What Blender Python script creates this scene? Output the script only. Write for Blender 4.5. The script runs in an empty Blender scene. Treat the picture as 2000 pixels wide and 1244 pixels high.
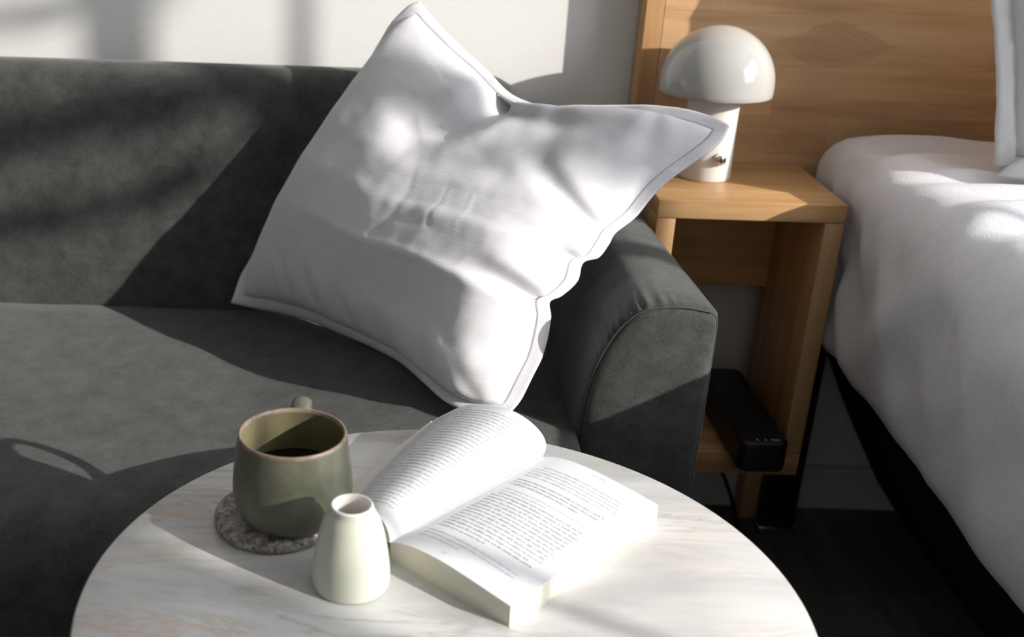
import bpy, bmesh, math, random
import numpy as np
from mathutils import Vector, Matrix, noise

random.seed(7)
SC = bpy.context.scene
COL = SC.collection

# ------------------------------------------------------------------ camera
PITCH, ROLL = 0.4095838, 0.0315048
cp, sp = math.cos(PITCH), math.sin(PITCH)
fwd = Vector((0, cp, -sp)); up0 = Vector((0, sp, cp)); rt0 = Vector((1, 0, 0))
rt = rt0 * math.cos(ROLL) + up0 * math.sin(ROLL)
up = up0 * math.cos(ROLL) - rt0 * math.sin(ROLL)
cam = bpy.data.cameras.new('camera')
cam.sensor_width = 36.0
cam.lens = 2227.3275 / 2000 * 36
cam.shift_x = 0.115
cam.shift_y = 0.024
cam.clip_start = 0.02
cam.dof.use_dof = True
cam.dof.focus_distance = 1.18
cam.dof.aperture_fstop = 5.0
cob = bpy.data.objects.new('camera', cam)
COL.objects.link(cob)
M = Matrix((rt, up, -fwd)).transposed().to_4x4()
M.translation = (0, 0, 1.0)
cob.matrix_world = M
SC.camera = cob

# ------------------------------------------------------------------ light
SUN = Vector((1.0, -0.540, 0.45)).normalized()
w = bpy.data.worlds.new('world'); SC.world = w
w.use_nodes = True
bg = w.node_tree.nodes['Background']
bg.inputs[0].default_value = (0.82, 0.90, 1.0, 1)
bg.inputs[1].default_value = 0.9
sl = bpy.data.lights.new('sun', 'SUN')
sl.energy = 5.5
sl.angle = math.radians(0.55)
sl.color = (1.0, 0.955, 0.90)
so = bpy.data.objects.new('sun', sl); COL.objects.link(so)
so.rotation_euler = (-SUN).to_track_quat('-Z', 'Y').to_euler()
so.location = (6, -3, 4)
al = bpy.data.lights.new('window_skylight', 'AREA')
al.shape = 'RECTANGLE'; al.size = 2.2; al.size_y = 1.4
al.energy = 66
al.color = (0.92, 0.95, 1.0)
ao = bpy.data.objects.new('window_skylight', al); COL.objects.link(ao)
ao.location = (2.45, 0.25, 1.62)
ao.rotation_euler = Vector((-1, 0.12, -0.12)).to_track_quat('-Z', 'Y').to_euler()

vs = SC.view_settings
vs.view_transform = 'Standard'; vs.look = 'None'
vs.exposure = 0.0; vs.gamma = 1.0
vs.use_curve_mapping = False
SC.cycles.use_denoising = True
SC.cycles.max_bounces = 10
SC.cycles.sample_clamp_indirect = 6

# ------------------------------------------------------------------ materials
def newmat(name):
    m = bpy.data.materials.new(name); m.use_nodes = True
    nt = m.node_tree
    return m, nt, nt.nodes, nt.links, nt.nodes['Principled BSDF']

def ramp(nd, stops):
    r = nd.new('ShaderNodeValToRGB')
    el = r.color_ramp.elements
    while len(el) > 1: el.remove(el[-1])
    el[0].position = stops[0][0]; el[0].color = (*stops[0][1], 1)
    for p, c in stops[1:]:
        e = el.new(p); e.color = (*c, 1)
    return r

def coords(nd, lk, scale=(1, 1, 1), kind='Object', rot=(0, 0, 0)):
    tc = nd.new('ShaderNodeTexCoord'); mp = nd.new('ShaderNodeMapping')
    mp.inputs['Scale'].default_value = scale
    mp.inputs['Rotation'].default_value = rot
    lk.new(tc.outputs[kind], mp.inputs['Vector'])
    return mp

def nz(nd, lk, vec, scale, detail=4, rough=.55, dist=0):
    n = nd.new('ShaderNodeTexNoise')
    n.inputs['Scale'].default_value = scale
    n.inputs['Detail'].default_value = detail
    n.inputs['Roughness'].default_value = rough
    n.inputs['Distortion'].default_value = dist
    if vec is not None: lk.new(vec.outputs[0], n.inputs['Vector'])
    return n

def bump(nd, lk, src, bsdf, strength, dist=.001, prev=None):
    b = nd.new('ShaderNodeBump')
    b.inputs['Strength'].default_value = strength
    b.inputs['Distance'].default_value = dist
    lk.new(src, b.inputs['Height'])
    if prev is not None: lk.new(prev.outputs[0], b.inputs['Normal'])
    lk.new(b.outputs[0], bsdf.inputs['Normal'])
    return b

def plain(name, col, rough=.6, metal=0, nscale=80, var=.06, bmp=.05):
    m, nt, nd, lk, b = newmat(name)
    mp = coords(nd, lk)
    n = nz(nd, lk, mp, nscale)
    lo = tuple(c * (1 - var) for c in col); hi = tuple(min(1, c * (1 + var)) for c in col)
    r = ramp(nd, [(.3, lo), (.7, hi)])
    lk.new(n.outputs[0], r.inputs[0]); lk.new(r.outputs[0], b.inputs['Base Color'])
    b.inputs['Roughness'].default_value = rough; b.inputs['Metallic'].default_value = metal
    if bmp: bump(nd, lk, n.outputs[0], b, bmp)
    return m

def fabric(name, lo, hi, weave=1400, mott=60, rough=.95, bmp=.5, sheen=.0, bdist=.0006, slub=None):
    m, nt, nd, lk, b = newmat(name)
    mp = coords(nd, lk)
    a = nz(nd, lk, mp, mott, 6, .7)
    c = nz(nd, lk, mp, weave, 2, .6)
    mix = nd.new('ShaderNodeMath'); mix.operation = 'ADD'
    h = nd.new('ShaderNodeMath'); h.operation = 'MULTIPLY'; h.inputs[1].default_value = .5
    lk.new(a.outputs[0], mix.inputs[0]); lk.new(c.outputs[0], mix.inputs[1]); lk.new(mix.outputs[0], h.inputs[0])
    r = ramp(nd, [(.36, lo), (.64, hi)])
    lk.new(h.outputs[0], r.inputs[0]); lk.new(r.outputs[0], b.inputs['Base Color'])
    b.inputs['Roughness'].default_value = rough
    b.inputs['Specular IOR Level'].default_value = .15
    if sheen:
        b.inputs['Sheen Weight'].default_value = sheen
        b.inputs['Sheen Roughness'].default_value = .5
    src = c.outputs[0]
    prev = bump(nd, lk, src, b, bmp, bdist)
    if slub:
        mp2 = coords(nd, lk, slub)
        s = nz(nd, lk, mp2, 1, 3, .6)
        bump(nd, lk, s.outputs[0], b, .25, .0012, prev)
    return m

def wood(name, dark, mid, light, axis='X', rough=.38, per_object=.0, gscale=1.0):
    m, nt, nd, lk, b = newmat(name)
    s = {'X': (2.0, 26, 26), 'Y': (26, 2.0, 26), 'Z': (26, 26, 2.0)}[axis]
    s = tuple(q * gscale for q in s)
    mp = coords(nd, lk, s)
    oi = nd.new('ShaderNodeObjectInfo')
    add = nd.new('ShaderNodeVectorMath'); add.operation = 'ADD'
    sc = nd.new('ShaderNodeMath'); sc.operation = 'MULTIPLY'; sc.inputs[1].default_value = 37.0
    lk.new(oi.outputs['Random'], sc.inputs[0])
    lk.new(mp.outputs[0], add.inputs[0]); lk.new(sc.outputs[0], add.inputs[1])
    n1 = nd.new('ShaderNodeTexNoise'); n1.inputs['Scale'].default_value = 1.0; n1.inputs['Detail'].default_value = 5
    n1.inputs['Distortion'].default_value = .6
    lk.new(add.outputs[0], n1.inputs['Vector'])
    n2 = nd.new('ShaderNodeTexNoise'); n2.inputs['Scale'].default_value = 6.0; n2.inputs['Detail'].default_value = 3
    lk.new(add.outputs[0], n2.inputs['Vector'])
    mx = nd.new('ShaderNodeMath'); mx.operation = 'MULTIPLY_ADD'; mx.inputs[1].default_value = .3
    lk.new(n2.outputs[0], mx.inputs[0]); lk.new(n1.outputs[0], mx.inputs[2])
    r = ramp(nd, [(.40, dark), (.62, mid), (.85, light)])
    lk.new(mx.outputs[0], r.inputs[0])
    out = r.outputs[0]
    if per_object:
        hsv = nd.new('ShaderNodeHueSaturation')
        mr = nd.new('ShaderNodeMapRange')
        mr.inputs['To Min'].default_value = 1 - per_object; mr.inputs['To Max'].default_value = 1 + per_object * .7
        lk.new(oi.outputs['Random'], mr.inputs[0]); lk.new(mr.outputs[0], hsv.inputs['Value'])
        lk.new(out, hsv.inputs['Color']); out = hsv.outputs[0]
    lk.new(out, b.inputs['Base Color'])
    b.inputs['Roughness'].default_value = rough
    bump(nd, lk, n2.outputs[0], b, .08, .0005)
    return m, nt, out

def marble():
    m, nt, nd, lk, b = newmat('white_marble')
    mp = coords(nd, lk, (3.2, 13, 13), rot=(0, 0, math.radians(14)))
    n0 = nz(nd, lk, mp, .8, 8, .62, 1.1)          # soft clouds
    r0 = ramp(nd, [(.33, (.50, .50, .495)), (.50, (.635, .63, .615)), (.7, (.68, .675, .66))])
    lk.new(n0.outputs[0], r0.inputs[0])
    mp1 = coords(nd, lk, (4.0, 20, 20), rot=(0, 0, math.radians(10)))
    n1 = nz(nd, lk, mp1, 1.0, 9, .66, 1.6)         # thin grey veins
    d1 = nd.new('ShaderNodeMath'); d1.operation = 'SUBTRACT'; d1.inputs[1].default_value = .5
    a1 = nd.new('ShaderNodeMath'); a1.operation = 'ABSOLUTE'
    lk.new(n1.outputs[0], d1.inputs[0]); lk.new(d1.outputs[0], a1.inputs[0])
    r1 = ramp(nd, [(0.0, (1, 1, 1)), (.022, (.38, .38, .38)), (.075, (0, 0, 0))])
    lk.new(a1.outputs[0], r1.inputs[0])
    gate = nz(nd, lk, mp, .9, 3, .5); rg = ramp(nd, [(.43, (0, 0, 0)), (.58, (1, 1, 1))])
    lk.new(gate.outputs[0], rg.inputs[0])
    mu = nd.new('ShaderNodeMath'); mu.operation = 'MULTIPLY'
    lk.new(r1.outputs[0], mu.inputs[0]); lk.new(rg.outputs[0], mu.inputs[1])
    col = nz(nd, lk, mp, 1.7, 2, .5)
    rc = ramp(nd, [(.40, (.42, .41, .39)), (.52, (.50, .45, .36)), (.62, (.62, .46, .37))])
    lk.new(col.outputs[0], rc.inputs[0])
    mm = nd.new('ShaderNodeMix'); mm.data_type = 'RGBA'
    f = nd.new('ShaderNodeMath'); f.operation = 'MULTIPLY'; f.inputs[1].default_value = .9
    lk.new(mu.outputs[0], f.inputs[0]); lk.new(f.outputs[0], mm.inputs['Factor'])
    lk.new(r0.outputs[0], mm.inputs['A']); lk.new(rc.outputs[0], mm.inputs['B'])
    lk.new(mm.outputs['Result'], b.inputs['Base Color'])
    b.inputs['Roughness'].default_value = .30
    b.inputs['Specular IOR Level'].default_value = .5
    return m

def granite():
    m, nt, nd, lk, b = newmat('speckled_granite')
    mp = coords(nd, lk)
    v = nd.new('ShaderNodeTexVoronoi'); v.inputs['Scale'].default_value = 300
    lk.new(mp.outputs[0], v.inputs['Vector'])
    n = nz(nd, lk, mp, 110, 6, .8)
    mx = nd.new('ShaderNodeMix'); mx.data_type = 'RGBA'; mx.inputs['Factor'].default_value = .45
    r1 = ramp(nd, [(.36, (.02, .019, .018)), (.46, (.17, .15, .135)), (.57, (.36, .315, .28)), (.70, (.60, .55, .50))])
    lk.new(n.outputs[0], r1.inputs[0])
    sep = nd.new('ShaderNodeSeparateColor'); lk.new(v.outputs['Color'], sep.inputs[0])
    r2 = ramp(nd, [(.0, (.02, .02, .02)), (.35, (.22, .19, .17)), (.65, (.38, .34, .31)), (1, (.62, .58, .54))])
    lk.new(sep.outputs[0], r2.inputs[0])
    lk.new(r1.outputs[0], mx.inputs['A']); lk.new(r2.outputs[0], mx.inputs['B'])
    lk.new(mx.outputs['Result'], b.inputs['Base Color'])
    b.inputs['Roughness'].default_value = .55
    bump(nd, lk, n.outputs[0], b, .3, .0006)
    return m

def glaze():
    # grey-green stoneware, browner towards the rim where the glaze breaks thin
    m, nt, nd, lk, b = newmat('grey_green_glaze')
    mp = coords(nd, lk)
    n = nz(nd, lk, mp, 45, 6, .65); n2 = nz(nd, lk, mp, 700, 3, .6)
    r = ramp(nd, [(.3, (.086, .088, .060)), (.7, (.145, .147, .103))])
    lk.new(n.outputs[0], r.inputs[0])
    sp_ = ramp(nd, [(.30, (.62, .55, .42)), (.40, (1, 1, 1))])
    lk.new(n2.outputs[0], sp_.inputs[0])
    mu = nd.new('ShaderNodeMix'); mu.data_type = 'RGBA'; mu.blend_type = 'MULTIPLY'; mu.inputs['Factor'].default_value = .5
    lk.new(r.outputs[0], mu.inputs['A']); lk.new(sp_.outputs[0], mu.inputs['B'])
    lk.new(mu.outputs['Result'], b.inputs['Base Color'])
    b.inputs['Roughness'].default_value = .42
    bump(nd, lk, n2.outputs[0], b, .12, .0004)
    return m

def paper_edge():
    m, nt, nd, lk, b = newmat('page_edges')
    mp = coords(nd, lk, (3, 3, 2600))
    n = nz(nd, lk, mp, 1, 2, .5)
    r = ramp(nd, [(.3, (.62, .585, .49)), (.7, (.76, .73, .65))])
    lk.new(n.outputs[0], r.inputs[0]); lk.new(r.outputs[0], b.inputs['Base Color'])
    b.inputs['Roughness'].default_value = .9
    bump(nd, lk, n.outputs[0], b, .3, .0004)
    return m

def stave_mat():
    m, nt, out = wood('rubberwood_stave', (.40, .215, .095), (.56, .335, .165), (.66, .43, .24), 'X', .42, .10)
    nd, lk = nt.nodes, nt.links
    b = nd['Principled BSDF']
    # one flame-shaped knot of growth rings in the grain
    tc = nd.new('ShaderNodeTexCoord'); mp = nd.new('ShaderNodeMapping'); mp.vector_type = 'POINT'
    geo = nd.new('ShaderNodeNewGeometry')
    lk.new(geo.outputs['Position'], mp.inputs['Vector'])
    mp.inputs['Location'].default_value = (-KNOT[0], 0, -KNOT[1])
    n = nd.new('ShaderNodeTexNoise'); n.inputs['Scale'].default_value = 28; n.inputs['Detail'].default_value = 3
    lk.new(mp.outputs[0], n.inputs['Vector'])
    sx = nd.new('ShaderNodeSeparateXYZ'); lk.new(mp.outputs[0], sx.inputs[0])
    def mth(op, a, b_=None, c=None):
        q = nd.new('ShaderNodeMath'); q.operation = op
        for i, v in enumerate((a, b_, c)):
            if v is None: continue
            if isinstance(v, (int, float)): q.inputs[i].default_value = v
            else: lk.new(v, q.inputs[i])
        return q.outputs[0]
    ax = mth('ABSOLUTE', mth('DIVIDE', sx.outputs[0], .078))
    az = mth('ABSOLUTE', mth('DIVIDE', sx.outputs[2], .034))
    d = mth('ADD', mth('POWER', ax, 1.1), mth('POWER', az, 1.25))
    d = mth('MULTIPLY_ADD', mth('SUBTRACT', n.outputs[0], .5), .75, d)
    ring = mth('FRACT', mth('MULTIPLY', d, 3.1))
    ringm = mth('MULTIPLY', mth('SMOOTH_MIN', ring, mth('SUBTRACT', 1.0, ring), .2), 1.2)
    ins = nd.new('ShaderNodeMapRange'); ins.inputs['From Min'].default_value = 1.12; ins.inputs['From Max'].default_value = .92
    lk.new(d, ins.inputs[0])
    fac = mth('MULTIPLY', ins.outputs[0], mth('SUBTRACT', .50, mth('MULTIPLY', ringm, .42)))
    mx = nd.new('ShaderNodeMix'); mx.data_type = 'RGBA'
    lk.new(fac, mx.inputs['Factor']); lk.new(out, mx.inputs['A'])
    mx.inputs['B'].default_value = (.44, .19, .10, 1)
    lk.new(mx.outputs['Result'], b.inputs['Base Color'])
    return m
KNOT = (.597, .767)

M_WALL = plain('warm_white_plaster', (.76, .745, .715), .9, nscale=220, var=.02, bmp=.10)
M_CEIL = plain('white_ceiling_paint', (.75, .75, .75), .9)
M_DIM = plain('far_wall_paint', (.72, .71, .69), .9)
M_BASE = plain('white_baseboard_paint', (.62, .62, .61), .6, nscale=60, var=.03)
M_FLOOR = wood('dark_laminate', (.13, .118, .10), (.18, .165, .14), (.25, .225, .19), 'Y', .55, .25)[0]
M_SOFA = fabric('charcoal_sofa_fabric', (.027, .0285, .0265), (.080, .083, .078), 900, 34, .95, .6, .16)
M_SEAM = plain('charcoal_stitching', (.06, .063, .06), .95, nscale=900, var=.3, bmp=.5)
M_LINEN = fabric('white_linen', (.645, .635, .65), (.715, .705, .72), 1500, 40, .9, .35, .1, .0005, (60, 60, 700))
M_SHEET = fabric('white_sheet', (.70, .70, .735), (.79, .79, .82), 900, 90, .95, .8, .1, .0012)
M_PILLOW = fabric('white_pillow_cotton', (.68, .68, .68), (.77, .77, .765), 1300, 60, .95, .4)
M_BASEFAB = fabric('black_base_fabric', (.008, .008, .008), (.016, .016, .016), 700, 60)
M_BLACK = plain('black_plastic', (.008, .008, .009), .45, nscale=300, var=.2, bmp=.04)
M_BLKMET = plain('black_metal', (.010, .010, .012), .5, .4, nscale=300, var=.2, bmp=.04)
M_STEEL = plain('brushed_steel', (.45, .44, .43), .25, 1.0)
M_MARK = plain('grey_marks', (.30, .31, .31), .6)
M_ENAMEL = plain('cream_enamel', (.70, .675, .615), .28, nscale=20, var=.01, bmp=0)
M_ENAMEL_DIM = plain('cream_enamel_dimmed', (.43, .42, .395), .09, nscale=20, var=.01, bmp=0)  # the body's cream enamel, with the dome's weaker sunlight put into the colour
M_CHROME = plain('chrome', (.60, .59, .57), .12, 1.0, var=.02, bmp=0)
M_BTN = plain('dark_button', (.03, .03, .032), .3)
M_VASE = plain('pale_celadon_glaze', (.62, .635, .53), .33, nscale=30, var=.025, bmp=.02)
M_VASEIN = plain('white_inner_glaze', (.84, .80, .76), .4, nscale=30, var=.02, bmp=0)
M_MUG = glaze()
M_MUGIN = plain('olive_inner_glaze', (.165, .145, .08), .4, nscale=60, var=.12, bmp=.03)
M_RIM = plain('brown_rim_glaze', (.225, .172, .125), .4, nscale=160, var=.3, bmp=.05)
M_MUGDARK = plain('coffee_and_shade', (.006, .005, .004), .08, nscale=10, var=.1, bmp=0)
M_GRANITE = granite()
M_MARBLE = marble()
M_PAPER = plain('book_paper', (.765, .77, .785), .9, nscale=400, var=.012, bmp=.03)
M_EDGE = paper_edge()
M_COVER = plain('cream_cover_card', (.72, .68, .54), .6)
M_INK = plain('black_ink', (.45, .45, .46), .9, bmp=0)
M_INKB = plain('blue_grey_ink', (.56, .60, .64), .9, bmp=0)
M_INKP = plain('pale_ink', (.66, .665, .67), .9, bmp=0)
M_STAVE = stave_mat()
M_WOODX = wood('rubberwood_x', (.36, .18, .070), (.51, .29, .125), (.61, .38, .19), 'X', .36)[0]
M_WOODY = wood('rubberwood_y', (.34, .165, .065), (.48, .265, .115), (.58, .36, .18), 'Z', .40)[0]
M_FRAME = plain('white_window_paint', (.7, .7, .7), .5)
M_LEAF = plain('green_leaf', (.06, .12, .03), .6)
M_BARK = plain('brown_bark', (.10, .07, .05), .9)

# ------------------------------------------------------------------ helpers
def tag(o, label=None, cat=None, group=None, kind=None):
    if label: o['label'] = label
    if cat: o['category'] = cat
    if group: o['group'] = group
    if kind: o['kind'] = kind
    return o

def thing(name, loc, label, cat, group=None):
    o = bpy.data.objects.new(name, None); COL.objects.link(o)
    o.location = loc; o.empty_display_size = .05
    PLACED[o.name] = Vector(loc)
    return tag(o, label, cat, group)
PLACED = {}

def root_loc(o):
    v = Vector((0, 0, 0))
    while o is not None:
        v += Vector(o.location); o = o.parent
    return v

def obj(name, me, mat, parent=None, loc=None, smooth=True):
    """me: bmesh or (verts, faces) in WORLD coordinates; becomes one object, its origin at loc (world) or at the parent's origin"""
    if isinstance(me, bmesh.types.BMesh):
        d = bpy.data.meshes.new(name); me.to_mesh(d); me.free()
    else:
        d = bpy.data.meshes.new(name); d.from_pydata([tuple(map(float, v)) for v in me[0]], [], me[1]); d.update()
    base = root_loc(parent) if parent is not None else Vector((0, 0, 0))
    org = Vector(loc) if loc is not None else base
    d.transform(Matrix.Translation(-org))
    for p in d.polygons: p.use_smooth = smooth
    if isinstance(mat, (list, tuple)):
        for q in mat: d.materials.append(q)
    else: d.materials.append(mat)
    o = bpy.data.objects.new(name, d); COL.objects.link(o)
    o.location = org - base
    if parent is not None: o.parent = parent
    return o

def autosmooth(o, ang=35):
    d = o.data
    bm = bmesh.new(); bm.from_mesh(d)
    for e in bm.edges:
        if len(e.link_faces) == 2 and e.calc_face_angle(0) > math.radians(ang): e.smooth = False
    bm.to_mesh(d); bm.free()
    return o

def boxbm(x0, x1, y0, y1, z0, z1, bev=.002, seg=2):
    bm = bmesh.new()
    bmesh.ops.create_cube(bm, size=1)
    for v in bm.verts:
        v.co = Vector(((x0 + x1) / 2 + v.co.x * (x1 - x0), (y0 + y1) / 2 + v.co.y * (y1 - y0), (z0 + z1) / 2 + v.co.z * (z1 - z0)))
    if bev: bmesh.ops.bevel(bm, geom=bm.edges[:], offset=bev, segments=seg, profile=.5, affect='EDGES')
    return bm

def lathe(prof, c, n=64, closed=False):
    vs_, fs = [], []
    m = len(prof)
    for i in range(n):
        a = 2 * math.pi * i / n
        for r, z in prof: vs_.append((c[0] + r * math.cos(a), c[1] + r * math.sin(a), c[2] + z))
    for i in range(n):
        j = (i + 1) % n
        for k in range(m - 1 if not closed else m):
            l = (k + 1) % m
            fs.append((i * m + k, j * m + k, j * m + l, i * m + l))
    bm = bmesh.new()
    bv = [bm.verts.new(v) for v in vs_]
    for f in fs: bm.faces.new([bv[q] for q in f])
    bmesh.ops.remove_doubles(bm, verts=bm.verts[:], dist=1e-6)
    bmesh.ops.recalc_face_normals(bm, faces=bm.faces[:])
    return bm

def spline(pts, n):
    pts = np.asarray(pts, float)
    P = np.vstack([2 * pts[0] - pts[1], pts, 2 * pts[-1] - pts[-2]])
    out = []
    for i in range(len(pts) - 1):
        p0, p1, p2, p3 = P[i:i + 4]
        t = np.linspace(0, 1, 24, endpoint=False)[:, None]
        out.append(.5 * ((2 * p1) + (-p0 + p2) * t + (2 * p0 - 5 * p1 + 4 * p2 - p3) * t ** 2 + (-p0 + 3 * p1 - 3 * p2 + p3) * t ** 3))
    D = np.vstack(out + [pts[-1:]])
    s = np.r_[0, np.cumsum(np.linalg.norm(np.diff(D, axis=0), axis=1))]
    q = np.linspace(0, s[-1], n)
    return np.stack([np.interp(q, s, D[:, k]) for k in range(D.shape[1])], 1)

def tube(path, r, n=12, flat=1.0, side=None, samples=None):
    """tube along path; flat<1 squashes it along the normal; r may be a list"""
    P = spline(path, samples) if samples else np.asarray(path, float)
    m = len(P); vs_, fs = [], []
    R = np.full(m, r) if np.isscalar(r) else np.interp(np.linspace(0, 1, m), np.linspace(0, 1, len(r)), r)
    ref = Vector(side) if side is not None else Vector((0.13, .2, 1))
    for i in range(m):
        t = Vector(P[min(i + 1, m - 1)] - P[max(i - 1, 0)]).normalized()
        a = (ref - t * ref.dot(t)).normalized(); b = t.cross(a)
        for k in range(n):
            th = 2 * math.pi * k / n
            vs_.append(tuple(Vector(P[i]) + a * (R[i] * math.cos(th)) + b * (R[i] * flat * math.sin(th))))
    for i in range(m - 1):
        for k in range(n):
            l = (k + 1) % n
            fs.append((i * n + k, i * n + l, (i + 1) * n + l, (i + 1) * n + k))
    fs.append(tuple(range(n))[::-1]); fs.append(tuple((m - 1) * n + k for k in range(n)))
    return vs_, fs

def gridfaces(nu, nv, off=0, flip=False):
    f = []
    for i in range(nu - 1):
        for j in range(nv - 1):
            a = off + i * nv + j
            q = (a, a + nv, a + nv + 1, a + 1)
            f.append(q[::-1] if flip else q)
    return f

# ------------------------------------------------------------------ room shell
YW = 1.674
RX = 2.2                     # window wall on the right
def struct(name, me, mat, parent=None, smooth=False):
    o = obj(name, me, mat, parent, smooth=smooth)
    if parent is None: o['kind'] = 'structure'
    return o
struct('wall_back', boxbm(-2.6, RX + .2, YW, YW + .12, 0, 2.6, 0), M_WALL)
struct('wall_left', boxbm(-2.72, -2.6, -2.2, YW + .12, 0, 2.6, 0), M_DIM)
struct('wall_front', boxbm(-2.6, RX, -2.32, -2.2, 0, 2.6, 0), M_DIM)
struct('ceiling', boxbm(-2.72, RX + .2, -2.32, YW + .12, 2.6, 2.7, 0), M_CEIL)
# right wall with its window opening
WY0, WY1, WZ0, WZ1 = -.56, 1.30, 1.02, 2.36
bm = bmesh.new()
for b in ((-2.2, WY0, 0, 2.6), (WY1, YW, 0, 2.6), (WY0, WY1, 0, WZ0), (WY0, WY1, WZ1, 2.6)):
    t = boxbm(RX, RX + .14, b[0], b[1], b[2], b[3], 0)
    tm = bpy.data.meshes.new('t'); t.to_mesh(tm); t.free(); bm.from_mesh(tm); bpy.data.meshes.remove(tm)
struct('wall_right', bm, M_WALL)
# floor of dark planks
fl = struct('floor', boxbm(-2.6, RX, -2.2, YW, -.06, -.006, 0), M_FLOOR)
pw = .155
pm = {}
ix = 0
x = -2.6
while x < RX - .01:
    off = random.uniform(0, .9)
    y = -2.2 - off
    while y < YW:
        y0, y1 = max(y, -2.2), min(y + 1.22, YW)
        if y1 - y0 > .03:
            x1 = min(x + pw, RX)
            p = obj('plank', boxbm(x + .0006, x1 - .0006, y0 + .0006, y1 - .0006, -.006, 0, .0008, 1), M_FLOOR, fl, loc=(x, y0, 0), smooth=False)
        y += 1.22
    x += pw
bb = [(YW - .012, 0), (YW - .012, .070), (YW - .010, .075), (YW - .004, .078), (YW, .078), (YW, 0)]
def extrude_x(prof, x0, x1):
    n = len(prof)
    v = [(x0, a, b) for a, b in prof] + [(x1, a, b) for a, b in prof]
    f = [(i, (i + 1) % n, n + (i + 1) % n, n + i) for i in range(n)] + [tuple(range(n))[::-1], tuple(range(n, 2 * n))]
    return v, f
struct('baseboard_back', extrude_x(bb, -2.6, RX), M_BASE)

# window: frame, mullion and thin glazing bars, one object per bar
win = thing('window_1', (RX + .05, .3, WZ0), 'white framed window in the right wall', 'window')
win['kind'] = 'structure'
del win['category']; del win['label']
def wbar(name, y0, y1, z0, z1, d=.05): obj(name, boxbm(RX + .03, RX + .03 + d, y0, y1, z0, z1, .003, 1), M_FRAME, win, smooth=False)
wbar('window_frame', WY0, WY1, WZ0, WZ0 + .05); wbar('window_frame', WY0, WY1, WZ1 - .05, WZ1)
wbar('window_frame', WY0, WY0 + .045, WZ0 + .05, WZ1 - .05); wbar('window_frame', WY1 - .05, WY1, WZ0 + .05, WZ1 - .05)
wbar('mullion', .234 - .0175, .234 + .0175, WZ0 + .05, WZ1 - .05)
wbar('glazing_bar', .385 - .006, .385 + .006, WZ0 + .05, WZ1 - .05, .02)
wbar('glazing_bar', -.384 - .006, -.384 + .006, WZ0 + .05, WZ1 - .05, .02)

# leafy branches outside the window whose soft shade falls on wall and sofa
def through(pt, dx):     # the place outside, at x = RX+dx, that shades a point of the room
    k = (RX + dx - pt[0]) / SUN.x
    return Vector(pt) + SUN * k
def branch(name, pts, dx, rad, label, nleaf=0, leafr=.05, spread=.08):
    P = [tuple(through(p, dx + i * .05)) for i, p in enumerate(pts)]
    t = thing(name, P[0], label, 'branch')
    obj('stem', tube(P, rad, 8, samples=14), M_BARK, t)
    Q = spline(P, 60)
    vs_, fs = [], []
    for k in range(nleaf):
        c = Vector(Q[random.randrange(4, 60)]) + Vector((random.gauss(0, spread), random.gauss(0, spread), random.gauss(0, spread * .8)))
        d = Vector((random.gauss(0, 1), random.gauss(0, 1), random.gauss(0, .6))).normalized()
        e = d.orthogonal().normalized(); L = leafr * random.uniform(.6, 1.2)
        b = len(vs_)
        vs_ += [tuple(c - d * L), tuple(c + e * L * .35 + d * L * .1), tuple(c + d * L), tuple(c - e * L * .35 + d * L * .1)]
        fs.append((b, b + 1, b + 2, b + 3))
    if fs:
        o = obj('leaves', (vs_, fs), M_LEAF, t, smooth=False); o['kind'] = 'stuff'
    return t
BR1 = [(-.62, 1.535, .60), (-.405, 1.535, .656), (-.279, 1.535, .688), (-.15, 1.535, .722)]
branch('tree_branch', BR1, 1.7, .012, 'thick leafy branch outside the window, out of view', 120, .035, .015)
BR2 = [(-.62, 1.515, .49), (-.525, 1.515, .503), (-.41, 1.515, .525), (-.308, 1.515, .569), (-.237, 1.515, .614)]
branch('tree_branch', BR2, 1.5, .010, 'thin leafy branch outside the window, out of view', 55, .03, .010)
BR3 = [(-.70, 1.674, .73), (-.52, 1.674, .775), (-.30, 1.674, .83)]
branch('tree_branch', BR3, 1.5, .009, 'slanting twig outside the window, out of view', 26, .03, .018)
BR5 = [(.17, 1.31, .685), (.25, 1.28, .70), (.37, 1.28, .715)]  # unseen twig, added to dim the right lobe of the cushion
branch('tree_branch', BR5, 1.3, .008, 'short leafy twig added outside the window, out of view, to shade the cushion', 70, .03, .020)
BR4 = [(-.35, .60, .45), (-.18, .72, .45), (-.02, .70, .45)]  # unseen leaf cluster, added to half shade the near left of the table
branch('tree_branch', BR4, 1.6, .008, 'drooping leafy twig added outside the window, out of view, to half shade the table', 70, .04, .07)

# ------------------------------------------------------------------ sofa
sofa = thing('sofa', (-.35, 1.3, 0), 'charcoal grey fabric sofa with rounded arm, under the white linen cushion', 'sofa')
SX0, SX1 = -1.18, .3315
def top_drop(x):  # the back rolls down towards each arm
    d = 0
    for e in ((x - .10) / .235, (SX0 + .235 + (.0) - x) / .235 - .0):
        t = min(max(e, 0), 1); d = max(d, .150 * t * t * (3 - 2 * t) if t < 1 else .150)
    return d
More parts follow.
